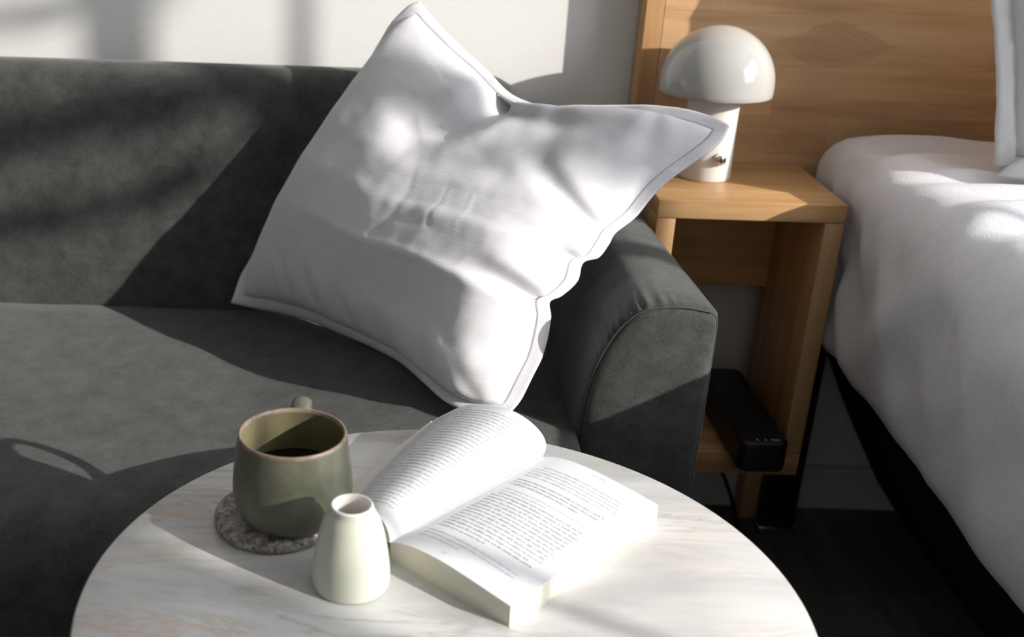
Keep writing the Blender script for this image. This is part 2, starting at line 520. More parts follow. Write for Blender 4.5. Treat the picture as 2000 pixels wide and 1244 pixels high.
# backrest: one upholstered profile swept along x
bprof = spline([(1.488, .33), (1.492, .395), (1.503, .48), (1.520, .58), (1.536, .655), (1.551, .697), (1.572, .715), (1.595, .7195), (1.622, .714), (1.647, .694), (1.660, .64), (1.662, .40), (1.660, .10)], 46)
nx = 90
V = []
for i in range(nx):
    xx = SX0 + .01 + (SX1 - .012 - SX0 - .01) * i / (nx - 1)
    dr = top_drop(xx)
    for (yy, zz) in bprof:
        k = min(max((zz - .40) / .33, 0), 1)
        end = min(i, nx - 1 - i)
        pin = max(0, 1 - end / 4.) ** 2 * .02
        wob = .003 * noise.noise((xx * 5, zz * 5, 3.1))
        V.append((xx, yy + pin * (1 if yy < 1.54 else -1) + wob * (1 if yy < 1.54 else 0), zz - dr * k ** 1.2 - pin * .6))
m = len(bprof)
F = gridfaces(nx, m, flip=True)
F += [tuple(range(m)), tuple((nx - 1) * m + k for k in range(m))[::-1]]
obj('backrest', (V, F), M_SOFA, sofa)
# seat cushion: crowned bench seat with rolled front edge
def seat_z(x, y):
    u = (x - (-.42)) / .62; v = (y - 1.22) / .30
    z = .371 + .021 * min(max((y - 1.12) / .34, 0), 1) + .016 * max(0, 1 - abs(u) ** 2.2) * max(0, 1 - v * v)
    z += .0025 * noise.noise((x * 9, y * 4, 1.7)) + .0012 * noise.noise((x * 22, y * 7, 4.7))
    sx_ = min(max((x + .22) / .28, 0), 1); sy_ = min(max((1.52 - y) / .26, 0), 1)
    z += .036 * sx_ * sx_ * (3 - 2 * sx_) * sy_ * sy_ * (3 - 2 * sy_)
    if y < 1.0:
        q = (1.0 - y) / .075; z -= .045 * (1 - math.sqrt(max(0, 1 - min(q, 1) ** 2)))
    return z
nxs, nys = 120, 60
V = []
for i in range(nxs):
    xx = -1.045 + (.206 + 1.045) * i / (nxs - 1)
    V.append((xx, .925, .25)); V.append((xx, .922, .30))
    for j in range(nys):
        yy = .925 + (1.500 - .925) * j / (nys - 1)
        V.append((xx, yy, seat_z(xx, yy)))
    V.append((xx, 1.500, .25))
m = nys + 3
F = gridfaces(nxs, m)
F += [tuple(range(m))[::-1], tuple((nxs - 1) * m + k for k in range(m))]
bm = bmesh.new(); bv = [bm.verts.new(v) for v in V]
for f in F: bm.faces.new([bv[q] for q in f])
for i in range(nxs - 1): bm.faces.new([bv[i * m], bv[i * m + m - 1], bv[(i + 1) * m + m - 1], bv[(i + 1) * m]])
bmesh.ops.recalc_face_normals(bm, faces=bm.faces[:])
obj('seat_cushion', bm, M_SOFA, sofa)
obj('frame', boxbm(-1.03, .2, .945, 1.64, .09, .255, .012, 3), M_SOFA, sofa)
# arms
AF = 1.128
aprof = spline([(.333, .09), (.337, .25), (.339, .42), (.3385, .545)], 16).tolist()
aprof += [[.3365, .5585], [.331, .5635]]
aprof += spline([(.326, .5645), (.305, .568), (.280, .5675), (.255, .558), (.231, .527), (.2135, .478), (.2055, .415), (.2025, .34), (.2015, .20), (.2015, .09)], 260).tolist()
aprof = np.array(aprof); na = len(aprof)
acx, acz = .27, .40
def arm(mirror):
    yl = [AF, AF + .0015, AF + .004, AF + .008, AF + .013, AF + .02, AF + .03, AF + .045, AF + .07, AF + .1] + list(np.linspace(AF + .14, 1.60, 12))
    V = []
    for yy in yl:
        for k, (a, b) in enumerate(aprof):
            dx, dz = a - acx, b - acz
            L = math.hypot(dx, dz)
            e = yy - AF
            inset = .0045 * math.exp(-e / .0022)
            arc = math.exp(-((k - 62) / 24) ** 2)
            pl = arc * (.0046 * math.sin(k * 1.15 + .9 * math.sin(k * .37)) * math.exp(-e / .014) * (1 - math.exp(-e / .004)))
            puff = .004 * (1 - math.exp(-e / .03))
            s = 1 + (pl + puff * (1 if k > 18 else 0) - inset) / L
            xo = acx + dx * s
            k_ = min(max((xo - .26) / .07, 0), 1)
            xo += k_ * (.0075 - .0145 * min(max((yy - AF) / .27, 0), 1))
            V.append((xo, yy, acz + dz * s - .003))
    F = gridfaces(len(yl), na)
    for j in range(len(yl) - 1): F.append((j * na, (j + 1) * na, (j + 1) * na + na - 1, j * na + na - 1)[::-1])
    F.append(tuple((len(yl) - 1) * na + k for k in range(na)))
    if mirror: V = [(SX0 + SX1 - v[0], v[1], v[2]) for v in V]
    bm = bmesh.new(); bv = [bm.verts.new(v) for v in V]
    for f in F: bm.faces.new([bv[q] for q in f])
    bmesh.ops.recalc_face_normals(bm, faces=bm.faces[:])
    o = obj('arm', bm, M_SOFA, sofa)
    # front panel: slightly domed
    rings = [(1.0, 0), (.985, -.0028), (.95, -.0050), (.85, -.0075), (.65, -.0095), (.35, -.0105)]
    V = []
    for s, dy in rings:
        for a, b in aprof:
            L = math.hypot(a - acx, b - acz); s2 = s * (1 - .0048 / L)
            xo = acx + (a - acx) * s2
            xo += .0075 * min(max((xo - .26) / .07, 0), 1)
            V.append((xo, AF + .0008 + dy, acz + (b - acz) * s2 - .003))
    V.append((acx, AF - .0105, acz))
    F = []
    for r_ in range(len(rings) - 1):
        for k in range(na):
            l = (k + 1) % na
            F.append((r_ * na + k, r_ * na + l, (r_ + 1) * na + l, (r_ + 1) * na + k))
    c0 = (len(rings) - 1) * na
    for k in range(na): F.append((c0 + k, c0 + (k + 1) % na, len(V) - 1))
    if mirror: V = [(SX0 + SX1 - v[0], v[1], v[2]) for v in V]
    bm = bmesh.new(); bv = [bm.verts.new(v) for v in V]
    for f in F: bm.faces.new([bv[q] for q in f])
    bmesh.ops.recalc_face_normals(bm, faces=bm.faces[:])
    obj('front_panel', bm, M_SOFA, o)
    # seam stitching along the arc
    path = [(acx + (a - acx) * (1 - .0035 / math.hypot(a - acx, b - acz)), AF - .0006, -.003 + acz + (b - acz) * (1 - .0035 / math.hypot(a - acx, b - acz))) for a, b in aprof[17:245]]
    path = [(p[0] + .0075 * min(max((p[0] - .26) / .07, 0), 1), p[1], p[2]) for p in path]
    if mirror: path = [(SX0 + SX1 - p[0], p[1], p[2]) for p in path]
    obj('seam', tube(path, .0009, 6), M_SEAM, o)
arm(False); arm(True)
for lx in (-1.10, .26):
    for ly in (1.14, 1.58):
        obj('leg', lathe([(0, .092), (.022, .092), (.016, 0), (0, 0)], (lx, ly, 0), 20), M_BLACK, sofa)

# ------------------------------------------------------------------ cushions
def coons(LT, TR, BR, LB, n):
    a = spline(LT, n); b = spline(BR, n); c = spline(LB, n); d = spline(TR, n)
    u = np.linspace(0, 1, n)[:, None, None]; v = np.linspace(0, 1, n)[None, :, None]
    S = (1 - u) * a[None] + u * b[None] + (1 - v) * c[:, None] + v * d[:, None]
    S -= (1 - u) * (1 - v) * a[0] + (1 - u) * v * a[-1] + u * (1 - v) * b[0] + u * v * b[-1]
    return S

def seg_dist(U, Vv, pts):
    """distance to a polyline in (u,v) and the position along it 0..1"""
    best = np.full(U.shape, 9.); par = np.zeros(U.shape)
    pts = np.array(pts, float)
    if len(pts) > 2: pts = spline(pts, 16)
    L = np.r_[0, np.cumsum(np.hypot(*np.diff(pts, axis=0).T))]
    for i in range(len(pts) - 1):
        p, q = pts[i], pts[i + 1]; d = q - p; l2 = d @ d
        t = np.clip(((U - p[0]) * d[0] + (Vv - p[1]) * d[1]) / l2, 0, 1)
        ds = np.hypot(U - p[0] - t * d[0], Vv - p[1] - t * d[1])
        m_ = ds < best
        best = np.where(m_, ds, best); par = np.where(m_, (L[i] + t * math.sqrt(l2)) / L[-1], par)
    return best, par

def cushion(root, edges, nrm, tf, tb, creases, hem, mat, n=121, pw=.5, wr=.0012, seed=0, parts=('cover', 'hem'), wave=.002, tuck=(0, 0, 0, 0), skew=1.0, fill=0.0, thin=0.0):
    S = coons(*edges, n)
    g = np.linspace(0, 1, n); U, Vv = np.meshgrid(g, g, indexing='ij')
    A = np.clip((U - hem) / (1 - 2 * hem), 0, 1); B = np.clip((Vv - hem) / (1 - 2 * hem), 0, 1)
    A = A ** skew
    bul = (np.clip(4 * A * (1 - A), 0, 1) * np.clip(4 * B * (1 - B), 0, 1)) ** pw
    nrm = np.array(nrm) / np.linalg.norm(nrm)
    disp = np.zeros_like(U)
    for pts, amp, wd, t0, t1 in creases:
        d, t = seg_dist(U, Vv, pts)
        fade = t0 + (t1 - t0) * t
        w_ = wd * (.6 + .8 * t)
        disp += amp * fade * (1 - .9 * (d / w_) ** 2) * np.exp(-(d / w_) ** 2)
    nzv = np.zeros_like(U)
    for i in range(n):
        for j in range(n):
            p = S[i, j]
            nzv[i, j] = noise.fractal((p[0] * 14 + seed, p[1] * 14, p[2] * 14), 1.0, 2.0, 3)
    UF = U ** .8
    fl_ = fill * 4 * UF * (1 - UF) * np.clip(4 * Vv * (1 - Vv), 0, 1) ** .6 * (1.08 - .6 * Vv)
    tf = tf * (1 - thin * (1 - U) * Vv)
    inside = ((U > hem * .99) & (U < 1 - hem * .99) & (Vv > hem * .99) & (Vv < 1 - hem * .99))
    soft = np.clip(bul * 4, 0, 1)
    front = S + nrm * ((bul * tf + fl_ + disp * soft + nzv * wr * 2.2 * soft + .0012)[..., None])
    back = S - nrm * ((bul * tb + nzv * wr * soft + .0012)[..., None])
    hz = np.zeros_like(U)
    for i in range(n):
        for j in range(n):
            hz[i, j] = noise.noise((U[i, j] * 16 + seed, Vv[i, j] * 16, 2.3 + seed))
    ed = (1 - soft)
    front += nrm * (hz * wave * ed)[..., None]; back += nrm * (hz * wave * ed)[..., None]
    # a hem can fold back behind the face: LT, TR, BR, LB
    for dist, al_, tk in ((U, Vv, tuck[0]), (1 - Vv, U, tuck[1]), (1 - U, Vv, tuck[2]), (Vv, U, tuck[3])):
        if tk:
            q = np.clip(1 - dist / (hem * 1.6), 0, 1) * np.clip(4.4 * al_ * (1 - al_), 0, 1)
            sh = (nrm * (-tk))[None, None] * (q ** 1.3)[..., None]
            front += sh; back += sh
    def patch(mask_cells, name, parent, m_):
        vs_ = []; idx = {}
        def vid(side, i, j):
            k = (side, i, j)
            if k not in idx:
                idx[k] = len(vs_); vs_.append((front if side == 0 else back)[i, j])
            return idx[k]
        fs = []
        cells = set(map(tuple, np.argwhere(mask_cells)))
        for (i, j) in cells:
            fs.append((vid(0, i, j), vid(0, i + 1, j), vid(0, i + 1, j + 1), vid(0, i, j + 1)))
            fs.append((vid(1, i, j), vid(1, i, j + 1), vid(1, i + 1, j + 1), vid(1, i + 1, j)))
            for (di, dj, e) in ((-1, 0, ((i, j), (i, j + 1))), (1, 0, ((i + 1, j), (i + 1, j + 1))), (0, -1, ((i, j), (i + 1, j))), (0, 1, ((i, j + 1), (i + 1, j + 1)))):
                if (i + di, j + dj) not in cells:
                    (a, b), (c, d) = e
                    fs.append((vid(0, a, b), vid(0, c, d), vid(1, c, d), vid(1, a, b)))
        bm = bmesh.new(); bv = [bm.verts.new(v) for v in vs_]
        for f in fs:
            bm.faces.new([bv[q] for q in f])
        bmesh.ops.recalc_face_normals(bm, faces=bm.faces[:])
        return obj(name, bm, m_, parent)
    cc = np.zeros((n - 1, n - 1), bool)
    gi = (g[:-1] + g[1:]) / 2
    CU, CV = np.meshgrid(gi, gi, indexing='ij')
    core = (CU > hem) & (CU < 1 - hem) & (CV > hem) & (CV < 1 - hem)
    patch(core, parts[0], root, mat)
    patch(~core, parts[1], root, mat)

LT = [(-0.2272, 1.4683, 0.4151), (-0.2124, 1.478, 0.4662), (-0.1785, 1.4873, 0.5377), (-0.1372, 1.4964, 0.6147), (-0.0964, 1.5057, 0.6792), (-0.0585, 1.5171, 0.7385), (-0.0225, 1.5297, 0.7902), (0.0028, 1.5344, 0.8116), (0.0193, 1.5362, 0.8177)]
TR = [(0.0193, 1.5362, 0.8177), (0.0467, 1.5176, 0.7907), (0.0769, 1.4961, 0.7658), (0.1063, 1.4726, 0.7449), (0.1378, 1.4374, 0.7203), (0.1742, 1.4114, 0.7121), (0.2143, 1.3853, 0.7188), (0.2533, 1.3623, 0.7254), (0.2849, 1.3392, 0.7312), (0.3215, 1.3162, 0.7342), (0.3541, 1.3017, 0.7289), (0.374, 1.295, 0.721)]
BRe = [(0.1309, 1.1149, 0.4393), (0.1419, 1.1303, 0.4465), (0.1553, 1.1455, 0.4679), (0.1684, 1.1658, 0.4872), (0.176, 1.186, 0.5193), (0.1746, 1.1961, 0.5357), (0.1885, 1.2011, 0.5416), (0.2058, 1.2111, 0.5569), (0.2133, 1.2263, 0.5732), (0.231, 1.2312, 0.5783), (0.2439, 1.2464, 0.5901), (0.2521, 1.2565, 0.6), (0.2767, 1.2715, 0.6158), (0.3016, 1.2812, 0.6462), (0.3289, 1.2858, 0.6713), (0.3615, 1.2903, 0.6981), (0.374, 1.295, 0.721)]
LB = [(-0.2272, 1.4683, 0.4151), (-0.1968, 1.4683, 0.4085), (-0.1635, 1.4559, 0.4085), (-0.1183, 1.422, 0.4125), (-0.074, 1.3718, 0.4165), (-0.0323, 1.3225, 0.4205), (0.0038, 1.2709, 0.4245), (0.0314, 1.2102, 0.4285), (0.0594, 1.1462, 0.4325), (0.0925, 1.122, 0.4325), (0.1309, 1.1149, 0.4393)]
cu = thing('throw_cushion', (.09, 1.35, .409), 'large white linen cushion with flat hem, leaning in the corner of the grey sofa', 'cushion')
CR = [  # polyline in (u,v), amplitude (m, negative = valley), width, strength at its start and end
    ([(.41, 1.03), (.43, .85), (.35, .72)], -.052, .075, 1, .35),
    ([(1.0, .31), (.89, .35), (.78, .36)], -.026, .035, 1, .1),
    ([(1.0, .56), (.94, .60), (.80, .68), (.69, .75)], -.014, .035, 1, .2),
    ([(1.0, .46), (.92, .50), (.82, .52)], -.012, .03, 1, .1),
    ([(.58, .58), (.62, .42)], -.0006, .008, .6, 1),
    ([(.67, .56), (.71, .42)], .0005, .010, 1, .4),
    ([(.46, .60), (.50, .45), (.48, .30)], -.0008, .018, .5, .8),
    ([(.15, .02), (.13, .18)], -.006, .02, 1, .2),
    ([(.24, .0), (.17, .15)], -.008, .022, 1, .2),
    ([(.36, .0), (.26, .14)], -.009, .025, 1, .2),
    ([(.50, .0), (.40, .12)], -.007, .025, 1, .2),
    ([(.66, .0), (.54, .09)], -.010, .028, 1, .2),
    ([(.80, .0), (.72, .12)], -.008, .028, 1, .2),
    ([(.92, .04), (.82, .14)], -.003, .028, .8, .6),
    ([(.97, .13), (.86, .06)], -.002, .02, .8, .8),
    ([(.97, .93), (.99, .80)], -.004, .02, .8, .8),
    ([(.85, .96), (.94, .80)], -.005, .03, .8, .8),
    ([(.60, .97), (.74, .76)], -.005, .04, .8, .6),
    ([(.52, .93), (.66, .93), (.84, .94)], .020, .055, 1, .5),
]
cushion(cu, (LT, TR, BRe, LB), (-.472, -.712, .52), .060, .050, CR, .032, M_LINEN, 161, .36, .0009, 0, tuck=(.022, -.003, -.005, .004), skew=.95, fill=.046, thin=.35)

# ------------------------------------------------------------------ bed
bed = thing('bed', (1.3, .6, 0), 'bed with white sheet on dark base and honey wood headboard, right of the nightstand', 'bed')
HX0, HX1, HY0, HZ0, HZ1 = .330, 2.05, 1.620, .42, 1.16
hb = obj('headboard', boxbm(HX0, HX1, HY0 + .012, YW - .002, HZ0, HZ1, .002), M_WOODY, bed, loc=(HX0, HY0, HZ0))
obj('stile', boxbm(HX0, HX0 + .026, HY0, HY0 + .012, HZ0, HZ1, .001, 1), M_WOODY, hb, loc=(HX0, HY0, HZ0), smooth=False)
rowh = .0702
zz = HZ0; r_ = 0
while zz < HZ1 - .005:
    z1 = min(.456 + rowh * r_, HZ1)
    xx = HX0 + .0262 
    first = True
    while xx < HX1 - .001:
        L = random.uniform(.22, .46) * (random.uniform(.3, 1) if first else 1)
        if r_ == 5: L = (.46 if first else L)      # the stave with the knot runs on unbroken
        x1 = min(xx + L, HX1)
        if HX1 - x1 < .06: x1 = HX1
        obj('stave', boxbm(xx + .00005, x1 - .00005, HY0, HY0 + .012, zz + .00006, z1 - .00006, .00022, 1), M_STAVE, hb, loc=(xx, HY0, zz), smooth=False)
        xx = x1; first = False
    zz = z1; r_ += 1
obj('headboard_leg', boxbm(.580, .655, 1.628, YW - .013, .182, HZ0 + .02, .002), M_WOODY, bed)
obj('headboard_foot', boxbm(.578, .668, 1.622, YW - .013, 0, .182, .002), M_WOODY, bed)
# fitted sheet over the mattress: rounded shoulder, soft puckers
def sheet_profile(y):
    t = min(max((1.45 - y) / .75, 0), 1.25)
    far = min(max((.86 - y) / .32, 0), 1)
    top = .648 - .030 * t - .058 * far * far * (3 - 2 * far)
    r = .045 + .045 * min(t * 1.6, 1)
    hem = .385 - .028 * min(max((1.45 - y) / .55, 0), 1.3)
    xl = .588
    P = [(xl + .035, hem - .004), (xl + .010, hem), (xl + .002, hem + .03), (xl, hem + .10), (xl + .002, top - r)]
    for k in range(1, 9):
        a = math.pi - math.pi / 2 * k / 8
        P.append((xl + .002 + r + r * math.cos(a) * 1.0, top - r + r * math.sin(a)))
    P += [(xl + r + .06, top + .001), (xl + r + .2, top + .003), (1.1, top + .006), (1.6, top + .006), (2.0, top)]
    return spline([(a, 0, b) for a, b in P], 110)
def sheet_pt(i, P, y):
    x_, _, z_ = P[i]
    side = min(max((.66 - x_) / .06, 0), 1)
    topm = 1 - side
    f = 0.0
    # long soft puckers across the top
    f += topm * (.0075 * math.sin(y * 62 + 3.5 * noise.noise((x_ * 3, y * 4, .5))) * (.6 + .6 * noise.noise((x_ * 4, y * 6, 9)))
                 + .006 * noise.noise((x_ * 5, y * 16, 2)) + .003 * noise.noise((x_ * 14, y * 34, 6)))
    for yr, hr, wr_ in ((1.462, .008, .014), (1.405, .010, .018), (1.335, .008, .018), (1.262, .010, .024), (1.175, .008, .022), (1.09, .007, .024)):
        yc = yr + .022 * noise.noise((x_ * 6, yr * 9, 3)) - .10 * (x_ - .66)
        f += topm * hr * (.75 + .5 * noise.noise((x_ * 9, yr * 20, 8))) * math.exp(-((y - yc) / wr_) ** 2) * min(1, max(0, (x_ - .60) / .05))
    hm_ = .35 + .65 * min(max((z_ - .385) / .08, 0), 1)
    g = hm_ * side * (.010 * noise.noise((y * 9 + z_ * 8, z_ * 6, 5)) + .006 * noise.noise((y * 20 - z_ * 9, z_ * 11, 7.7)) + .0025 * noise.noise((y * 44, z_ * 20, 1.7)))
    # gathered tuck near the head end, pulled down to the hem
    for (y0, z0, y1, z1, am, wd) in ((1.50, .60, 1.43, .40, .010, .014), (1.46, .56, 1.36, .41, .008, .016), (1.40, .57, 1.47, .42, -.009, .018), (1.34, .60, 1.22, .42, .006, .03), (1.20, .58, 1.33, .40, .005, .03), (1.12, .57, .98, .40, .006, .035), (1.54, .58, 1.52, .40, -.006, .014)):
        d = Vector((y1 - y0, z1 - z0)); l2 = d.length_squared
        t = min(max(((y - y0) * d.x + (z_ - z0) * d.y) / l2, 0), 1)
        ds = math.hypot(y - y0 - d.x * t, z_ - z0 - d.y * t)
        g += side * 1.5 * am * math.exp(-(ds / wd) ** 2) * (.4 + .6 * t)
    return (x_ - g, y, z_ + f)
ys = np.r_[np.linspace(-.55, .75, 30), np.linspace(.76, 1.605, 170)]
V = []; prof = {}
for y in ys:
    P = sheet_profile(y)
    e = max(0, (y - 1.57) / .035)
    for i in range(len(P)):
        px_, py_, pz_ = sheet_pt(i, P, y)
        if e > 0:                                   # round off the head end
            q = 1 - math.sqrt(max(0, 1 - e * e))
            pz_ -= q * .03 * min(max((pz_ - .5) / .13, 0), 1); px_ += q * .03 * min(max((.70 - px_) / .1, 0), 1)
        V.append((px_, py_, pz_))
m = len(P)
F = gridfaces(len(ys), m)
F += [tuple(range(m)), tuple((len(ys) - 1) * m + k for k in range(m))[::-1]]
bm = bmesh.new(); bv = [bm.verts.new(v) for v in V]
for f in F: bm.faces.new([bv[q] for q in f])
bmesh.ops.recalc_face_normals(bm, faces=bm.faces[:])
obj('fitted_sheet', bm, M_SHEET, bed)
# dark base under the overhanging mattress, slanted to stand in for the wall shadow
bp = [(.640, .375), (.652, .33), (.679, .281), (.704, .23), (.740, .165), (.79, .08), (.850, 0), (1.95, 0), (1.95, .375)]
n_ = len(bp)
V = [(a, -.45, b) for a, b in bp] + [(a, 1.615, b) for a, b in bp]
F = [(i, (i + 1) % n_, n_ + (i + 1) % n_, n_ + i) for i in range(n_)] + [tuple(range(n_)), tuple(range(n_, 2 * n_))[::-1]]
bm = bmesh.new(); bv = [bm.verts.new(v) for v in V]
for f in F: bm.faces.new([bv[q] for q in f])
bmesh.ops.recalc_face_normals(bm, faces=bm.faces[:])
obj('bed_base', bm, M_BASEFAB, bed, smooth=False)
lg = obj('leg', boxbm(.601, .656, 1.585, 1.612, .012, .36, .002), M_BLKMET, bed)
obj('foot_plate', boxbm(.597, .659, 1.578, 1.618, 0, .012, .002), M_STEEL, lg)

# bed pillows
def quad_edges(L, T, R, B, sag=.012):
    L, T, R, B = map(Vector, (L, T, R, B)); c = (L + T + R + B) / 4
    def e(a, b):
        mid = (a + b) / 2; mid += (c - mid).normalized() * sag
        return [tuple(a), tuple((a * .75 + b * .25) + (c - mid).normalized() * sag * .7), tuple(mid), tuple((a * .25 + b * .75) + (c - mid).normalized() * sag * .7), tuple(b)]
    return e(L, T), e(T, R), e(B, R), e(L, B)
p1 = thing('bed_pillow', (1.05, 1.50, .66), 'white pillow with narrow hem standing upright against the wooden headboard', 'pillow')
cushion(p1, quad_edges((.732, 1.385, .660), (.680, 1.47, .955), (1.36, 1.49, .975), (1.40, 1.39, .660)), (0, -.95, .25), .06, .085,
        [([(.02, .0), (.15, .12)], -.01, .04, 1, .3), ([(.0, .5), (.18, .45)], -.008, .04, 1, .2)], .038, M_PILLOW, 81, .45, .001, 5, wave=.003)
p2 = thing('bed_pillow', (1.2, 1.30, .65), 'white pillow propped in front of the upright one, its corner lying on the sheet', 'pillow')
P2 = ([(.722, 1.360, .655), (.748, 1.361, .676), (.790, 1.355, .688), (.850, 1.33, .74), (.880, 1.30, .86), (.895, 1.31, .985)],  # unseen upper part raised to keep the sun off the upright pillow
      [(.895, 1.31, .985), (1.05, 1.305, .975), (1.22, 1.305, .972), (1.38, 1.305, .98), (1.52, 1.31, .99)],
      [(1.54, 1.19, .66), (1.53, 1.23, .76), (1.525, 1.27, .86), (1.52, 1.31, .99)],
      [(.722, 1.360, .655), (.80, 1.325, .654), (.90, 1.25, .655), (1.1, 1.20, .655), (1.3, 1.19, .656), (1.54, 1.19, .66)])
cushion(p2, P2, (0, -.93, .36), .085, .02, [([(.0, .12), (.12, .2)], -.008, .05, 1, .2)], .035, M_PILLOW, 81, .5, .001, 9, wave=.002)

# ------------------------------------------------------------------ nightstand
NX0, NX1, NY0, NY1, NZ0, NZ1 = .333, .576, 1.4166, 1.6195, .200, .597
ns = thing('nightstand', (.4545, 1.518, NZ0), 'open honey wood nightstand with lower shelf, between sofa arm and bed', 'nightstand')
obj('top_panel', boxbm(NX0, NX1, NY0, NY1, NZ1 - .025, NZ1, .0015), M_WOODX, ns)
obj('side_panel', boxbm(NX0, NX0 + .025, NY0, NY1, NZ0 + .034, NZ1 - .0252, .0015), M_WOODY, ns)
obj('side_panel', boxbm(NX1 - .025, NX1, NY0, NY1, NZ0 + .034, NZ1 - .0252, .0015), M_WOODY, ns)
obj('shelf', boxbm(NX0, NX1, NY0, NY1, NZ0, NZ0 + .0338, .0015), M_WOODX, ns)
obj('back_rail', boxbm(NX0 + .0252, NX1 - .0252, NY1 - .022, NY1 - .002, .417, NZ1 - .0252, .001), M_WOODX, ns)

# lamp
LX, LY = .419, 1.540
lamp = thing('table_lamp', (LX, LY, NZ1), 'glossy cream mushroom lamp with dome shade on the nightstand', 'lamp')
R = .0747
dome = [(R * math.sin(a), .128 + R * math.cos(a)) for a in np.linspace(0.001, math.pi / 2, 26)]
dome += [(R, .122), (R * .998, .116), (R * .985, .1145), (R * .965, .116)]
dome += [((R - .003) * math.sin(a), .126 + (R - .003) * math.cos(a)) for a in np.linspace(math.pi / 2, 0.001, 22)]
obj('lamp_shade', lathe(dome, (LX, LY, NZ1), 72), M_ENAMEL_DIM, lamp)
obj('lamp_body', lathe([(0, .0), (.0345, 0), (.0354, .002), (.0349, .04), (.0345, .09), (.0352, .126), (.03, .150), (0, .150)], (LX, LY, NZ1), 56), M_ENAMEL, lamp)
kd = Vector((.242, -.970, 0)).normalized()
kc = Vector((LX, LY, NZ1 + .0325))
def disc_along(c, d, r, h0, h1, n=28, bev=.0008):
    a = Vector((0, 0, 1)); b = d.cross(a)
    prof = [(0, h0), (r, h0), (r, h1 - bev), (r - bev, h1), (0, h1)]
    vs_, fs = [], []
    for i in range(n):
        th = 2 * math.pi * i / n
        for (q, h) in prof: vs_.append(tuple(c + d * h + (a * math.cos(th) + b * math.sin(th)) * q))
    k = len(prof)
    for i in range(n):
        j = (i + 1) % n
        for l in range(k - 1): fs.append((i * k + l, j * k + l, j * k + l + 1, i * k + l + 1))
    bm = bmesh.new(); bv = [bm.verts.new(v) for v in vs_]
    for f in fs: bm.faces.new([bv[q] for q in f])
    bmesh.ops.remove_doubles(bm, verts=bm.verts[:], dist=1e-6)
    bmesh.ops.recalc_face_normals(bm, faces=bm.faces[:])
    return bm
kn = obj('switch_ring', disc_along(kc, kd, .0088, .0340, .0385), M_ENAMEL, lamp)
kn2 = obj('switch_knob', disc_along(kc, kd, .0066, .0380, .0435), M_CHROME, lamp)
obj('knob_cap', disc_along(kc, kd, .0042, .0430, .0440), M_BTN, kn2)

# black box on the shelf
sh = NZ0 + .0338
spk = thing('speaker', (.503, 1.50, sh), 'long black round-cornered box with small grey marks on the nightstand shelf', 'speaker')
bm = boxbm(-.033, .033, -.140, .105, 0, .046, 0)
ve = [e for e in bm.edges if abs(e.verts[0].co.z - e.verts[1].co.z) > .01]
bmesh.ops.bevel(bm, geom=ve, offset=.014, segments=6, profile=.5, affect='EDGES')
he = [e for e in bm.edges if len(e.link_faces) == 2 and e.calc_face_angle(0) > 1.2]
bmesh.ops.bevel(bm, geom=he, offset=.005, segments=3, profile=.5, affect='EDGES')
RZ = Matrix.Translation((.503, 1.50, sh)) @ Matrix.Rotation(math.radians(1.0), 4, 'Z')
bmesh.ops.transform(bm, matrix=RZ, verts=bm.verts[:])
autosmooth(obj('casing', bm, M_BLACK, spk))
for (a, b, wd) in ((-.010, -.131, .0018), (.001, -.131, .0018), (.015, -.130, .006)):
    bm = boxbm(a - wd, a + wd, b - .002, b + .002, .0458, .0465, .0003, 1)
    bmesh.ops.transform(bm, matrix=RZ, verts=bm.verts[:])
    obj('mark', bm, M_MARK, spk)

# cord hanging behind the shelf
cord = obj('power_cord', tube([(.478, 1.545, .195), (.492, 1.535, .165), (.512, 1.53, .130), (.530, 1.53, .09), (.543, 1.53, .045), (.540, 1.53, .012), (.52, 1.54, .0035), (.44, 1.56, .0035), (.36, 1.59, .0035)], .0032, 10, samples=60), M_BLACK, None, loc=(.478, 1.545, 0))
tag(cord, 'thin black cord hanging below the nightstand shelf to the floor', 'cord')

# ------------------------------------------------------------------ coffee table
TX, TY, TZ, TR_ = .0471, .7568, .450, .2906
tbl = thing('coffee_table', (TX, TY, 0), 'round white marble coffee table in front of the grey sofa', 'table')
obj('tabletop', lathe([(0, -.016), (TR_ - .004, -.016), (TR_ - .001, -.014), (TR_, -.011), (TR_, -.003), (TR_ - .0008, -.001), (TR_ - .0025, 0), (.2, 0), (.1, 0), (0, 0)], (TX, TY, TZ), 160), M_MARBLE, tbl)
obj('pedestal', lathe([(0, .433), (.06, .433), (.058, .427), (.022, .420), (.018, .40), (.018, .03), (.022, .022), (0, .022)], (TX, TY, 0), 40), M_BLKMET, tbl)
obj('base_plate', lathe([(0, .022), (.02, .022), (.16, .014), (.172, .010), (.175, .004), (.173, 0), (0, 0)], (TX, TY, 0), 64), M_BLKMET, tbl)

# coaster
CX_, CY_ = -.0995, .862
coa = obj('coaster', lathe([(0, 0), (.050, 0), (.0535, .002), (.0545, .006), (.053, .0105), (.0505, .012), (.03, .012), (0, .012)], (CX_, CY_, TZ), 96), M_GRANITE, None, loc=(CX_, CY_, TZ))
for v in coa.data.vertices:
    v.co += Vector((1, 1, .3)) * 0.0009 * noise.noise(v.co * 90)
tag(coa, 'round speckled grey-brown granite coaster under the green mug', 'coaster')

